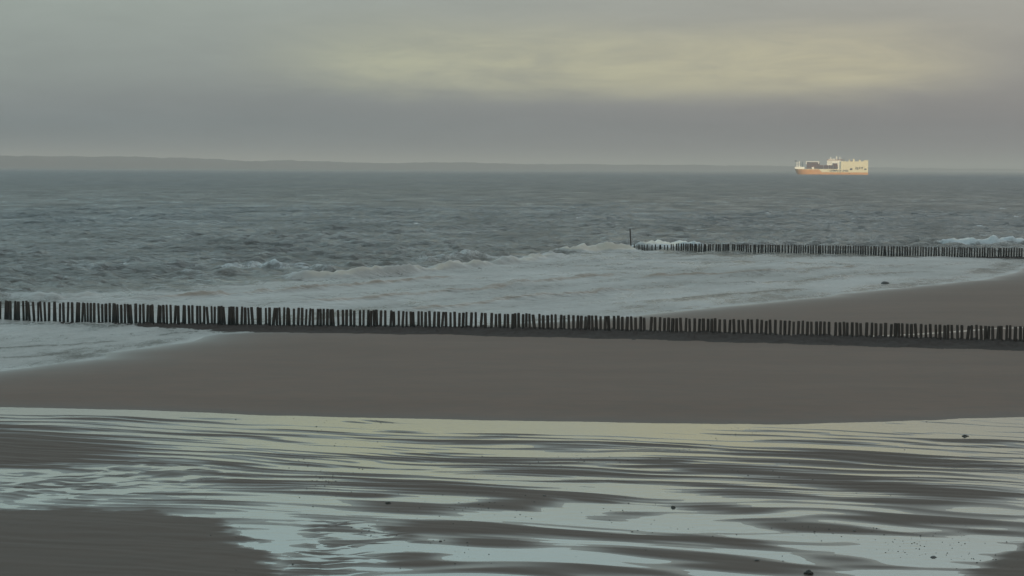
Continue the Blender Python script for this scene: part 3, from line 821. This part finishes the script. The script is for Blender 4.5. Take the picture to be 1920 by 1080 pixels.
    dg = bpy.context.evaluated_depsgraph_get()
    me = bpy.data.meshes.new_from_object(to.evaluated_get(dg)); me.name = 'lettering'
    bpy.data.objects.remove(to); bpy.data.curves.remove(tcu)
    xs_ = [v.co.x for v in me.vertices]; w = max(xs_) - min(xs_); tgt = sx(1190) - sx(916)
    for v in me.vertices:
        x, y, z = v.co
        v.co = ((x - min(xs_)) * tgt / w + sx(916), -HB - .33 - z, y * 1.0 + sz(419))
    me.materials.clear()
    lt = link('lettering', me, M_bl, upper)
    # containers
    cols = [plain('container_paint', cc, 0.6, 0.12, 0.4) for cc in ((0.10, 0.055, 0.05), (0.13, 0.06, 0.05), (0.075, 0.06, 0.07), (0.11, 0.075, 0.06))]
    bmc = bmesh.new(); bm_box(bmc, 0, 12.0, 0, 2.44, 0, 2.6); 
    for i in range(12): bm_box(bmc, .4 + i * .95, .85 + i * .95, -0.05, 2.49, .15, 2.45)
    cme = bm_mesh('container', bmc)
    cmes = []
    for mt in cols:
        q = cme.copy(); q.materials.append(mt); cmes.append(q)
    R = root.rotation_euler.z
    def put(x, y, z, label, group):
        o = bpy.data.objects.new('container', random.choice(cmes)); COL.objects.link(o)
        p = Matrix.Rotation(R, 4, 'Z') @ Vector((x, y, z))
        o.location = (c[0] + p.x, c[1] + p.y, p.z); o.rotation_euler = (0, 0, R)
        tag(o, label, 'container', group)
    zd = sz(381) + .02
    for i in range(3):                                   # forward stack, six high
        for j in range(7):
            for y in (-HB + 1.6, -HB + 4.2):
                put(sx(575) + i * 11.0 + i * .9, y, zd + j * 2.62, 'dark red brown container in the tall stack under the white gantry on the ship', 'containers in the forward stack')
    for i in range(4):                                   # low stack amidships
        for j in range(4):
            put(sx(756) + i * 13.2, -HB + .6, zd + j * 2.62, 'dark brown container in the low stack before the white deckhouse', 'containers amidships')
    for j in range(2):
        put(sx(966), -HB + .62, zd + 4 * 2.62 + j * 2.62, 'dark container in the pile standing against the white deckhouse wall', 'containers against the deckhouse')
ship()

# ------------------------------------------------------------------ stones and weed lumps on the sand
def lump_mesh(i, spiky):
    bm = bmesh.new(); bmesh.ops.create_icosphere(bm, subdivisions=3, radius=0.5)
    r = random.Random(500 + i)
    off = [r.uniform(0, 50) for _ in range(2)]
    for v in bm.verts:
        p = v.co
        a = np.array([p.x * 2.2 + off[0]]); b = np.array([p.y * 2.2 + p.z * 1.7 + off[1]])
        n = float(fbm(a, b, 600 + i, 4, 0.65)[0])
        p *= 1 + (0.95 if spiky else 0.45) * n
        p.z *= 0.62
        if p.z < -0.12: p.z = -0.12
    return bm_mesh('lump', bm, not spiky)
M_stone = plain('dark_stone', (0.045, 0.042, 0.038), 0.55, 0.4, 6.0)
M_weed = plain('black_weed', (0.020, 0.018, 0.013), 0.6, 0.5, 9.0)
LUMPS = [
    (1810, 818, .30, 1, 'ragged clump of dark seaweed on wet sand near the far pool edge', 'seaweed', 'seaweed_clump'),
    (1750, 1045, .24, 0, 'dark stone lying on wet sand beside the dry sand mound', 'stone', 'beach_stone'),
    (1419, 1054, .15, 0, 'small round dark stone in bright pool water', 'stone', 'beach_stone'),
    (1516, 1077, .26, 1, 'flat tuft of dark seaweed at the edge of a sand ripple', 'seaweed', 'seaweed_clump'),
    (728, 946, .20, 1, 'dark weed scrap on a long narrow sand bar in the pool', 'seaweed', 'seaweed_clump'),
    (1021, 932, .11, 0, 'small dark stone below the longest sand bar in the pool', 'stone', 'beach_stone'),
    (1660, 532, .95, 0, 'rounded dark boulder awash at the edge of the surf', 'boulder', 'boulder'),
    (1262, 952, .17, 1, 'brown weed tuft beside the widest open water of the pool', 'seaweed', 'seaweed_clump'),
    (826, 1016, .11, 0, 'dark pebble on a small oval sand bar', 'stone', 'beach_stone'),
    (1602, 998, .10, 0, 'dark pebble at the tip of a broad sand bar', 'stone', 'beach_stone'),
]
for i, (x, y, s, spiky, lab, cat, nm) in enumerate(LUMPS):
    zz = 0.0 if nm == 'boulder' else POOL_Z
    p = px(x, y, zz)
    zh, _ = beach_height(np.array([p[0]]), np.array([p[1]]))
    o = link(nm, lump_mesh(i, spiky), M_weed if spiky else M_stone)
    zg = float(zh[0]) if nm != 'boulder' else -0.05
    o.location = (p[0], p[1], zg + 0.08 * s); o.scale = (s * 1.25, s, s * (1.1 if spiky else 1.0)); o.rotation_euler = (0, 0, i * 1.7)
    tag(o, lab, cat)

def wrack():
    """tiny dark shells and weed crumbs strewn over the flats"""
    bm = bmesh.new(); r = random.Random(9)
    pts = []
    lines = [((420, 775), (720, 790), 24), ((560, 860), (640, 930), 46), ((560, 930), (640, 880), 20), ((800, 930), (1000, 975), 22), ((1000, 870), (1300, 840), 34), ((1200, 830), (1460, 800), 34),
             ((1450, 990), (1650, 1000), 26), ((1650, 1010), (1900, 1060), 70), ((1680, 1040), (1800, 1000), 40), ((700, 960), (1000, 950), 20), ((1380, 900), (1500, 880), 14), ((1000, 935), (1300, 1000), 22), ((600, 800), (680, 850), 22), ((640, 985), (900, 1040), 30)]
    for a, b, n in lines:
        for _ in range(n):
            t = r.random()
            pts.append((a[0] + (b[0] - a[0]) * t + r.gauss(0, 22), a[1] + (b[1] - a[1]) * t + r.gauss(0, 7)))
    for _ in range(120): pts.append((r.uniform(300, 1920), r.uniform(790, 1075)))
    P = np.array([px(x, y, POOL_Z) for x, y in pts])
    zh, _ = beach_height(P[:, 0], P[:, 1])
    for (x, y), z in zip(P, zh):
        s = r.uniform(.018, .048); z = max(z, POOL_Z - .01)
        vs_ = [bm.verts.new((x + s * 1.5 * math.cos(k * 1.2566 + z) * r.uniform(.6, 1.2), y + s * math.sin(k * 1.2566 + z) * r.uniform(.6, 1.2), z - .01)) for k in range(5)]
        tp = bm.verts.new((x + r.uniform(-.3, .3) * s, y, z + s * r.uniform(.5, 1.0)))
        for k in range(5): bm.faces.new((vs_[k], vs_[(k + 1) % 5], tp))
    o = link('shell_debris', bm_mesh('shell_debris', bm), M_weed)
    tag(o, 'tiny dark shells and weed crumbs strewn across the wet flats', 'debris', kind='stuff')
wrack()

# ------------------------------------------------------------------ unseen cloud added behind the viewer to keep low sun off the beach
def shade_cloud():
    alt = 1500.0
    off = alt / math.tan(rad(SUN_EL))
    hx, hy = sdir.x / math.hypot(sdir.x, sdir.y), sdir.y / math.hypot(sdir.x, sdir.y)
    cx, cy = hx * off, hy * off + 1100
    nu, nv = 90, 60
    u = np.linspace(0, 2 * math.pi, nu); v = np.linspace(0, math.pi, nv)
    V, U = np.meshgrid(v, u, indexing='ij')
    dx, dy, dz = np.sin(V) * np.cos(U), np.sin(V) * np.sin(U), np.cos(V)
    rr = 1 + 0.16 * fbm(dx * 2.3 + dz, dy * 2.3 + dz * .7, 700, 5, 0.55) * np.sin(V)
    X = cx + 4200 * dx * rr; Y = cy + 2900 * dy * rr; Z = alt + 260 * dz * rr
    mt = plain('shade_cloud_grey', (0.75, 0.75, 0.75), 1.0, 0.05, 0.001)
    o = link('cloud', grid_mesh('cloud', X, Y, Z), mt)
    tag(o, 'broad grey unseen cloud added behind the viewer to shade the beach', 'cloud', kind='structure')
shade_cloud()

# ------------------------------------------------------------------ haze over the water
def haze():
    bm = bmesh.new(); bm_box(bm, -16500, 16500, -300, 38600, -8, 95)
    mt = bpy.data.materials.new('haze_air'); mt.use_nodes = True
    t = mt.node_tree; t.nodes.clear()
    pv = t.nodes.new('ShaderNodeVolumePrincipled')
    pv.inputs['Color'].default_value = (0.57, 0.585, 0.60, 1)
    pv.inputs['Density'].default_value = 1.2e-4
    pv.inputs['Anisotropy'].default_value = 0.0
    ou = t.nodes.new('ShaderNodeOutputMaterial'); t.links.new(pv.outputs[0], ou.inputs['Volume'])
    o = link('haze', bm_mesh('haze', bm), mt)
    tag(o, 'pale sea haze hanging over the water and far coast', 'haze', kind='stuff')
haze()
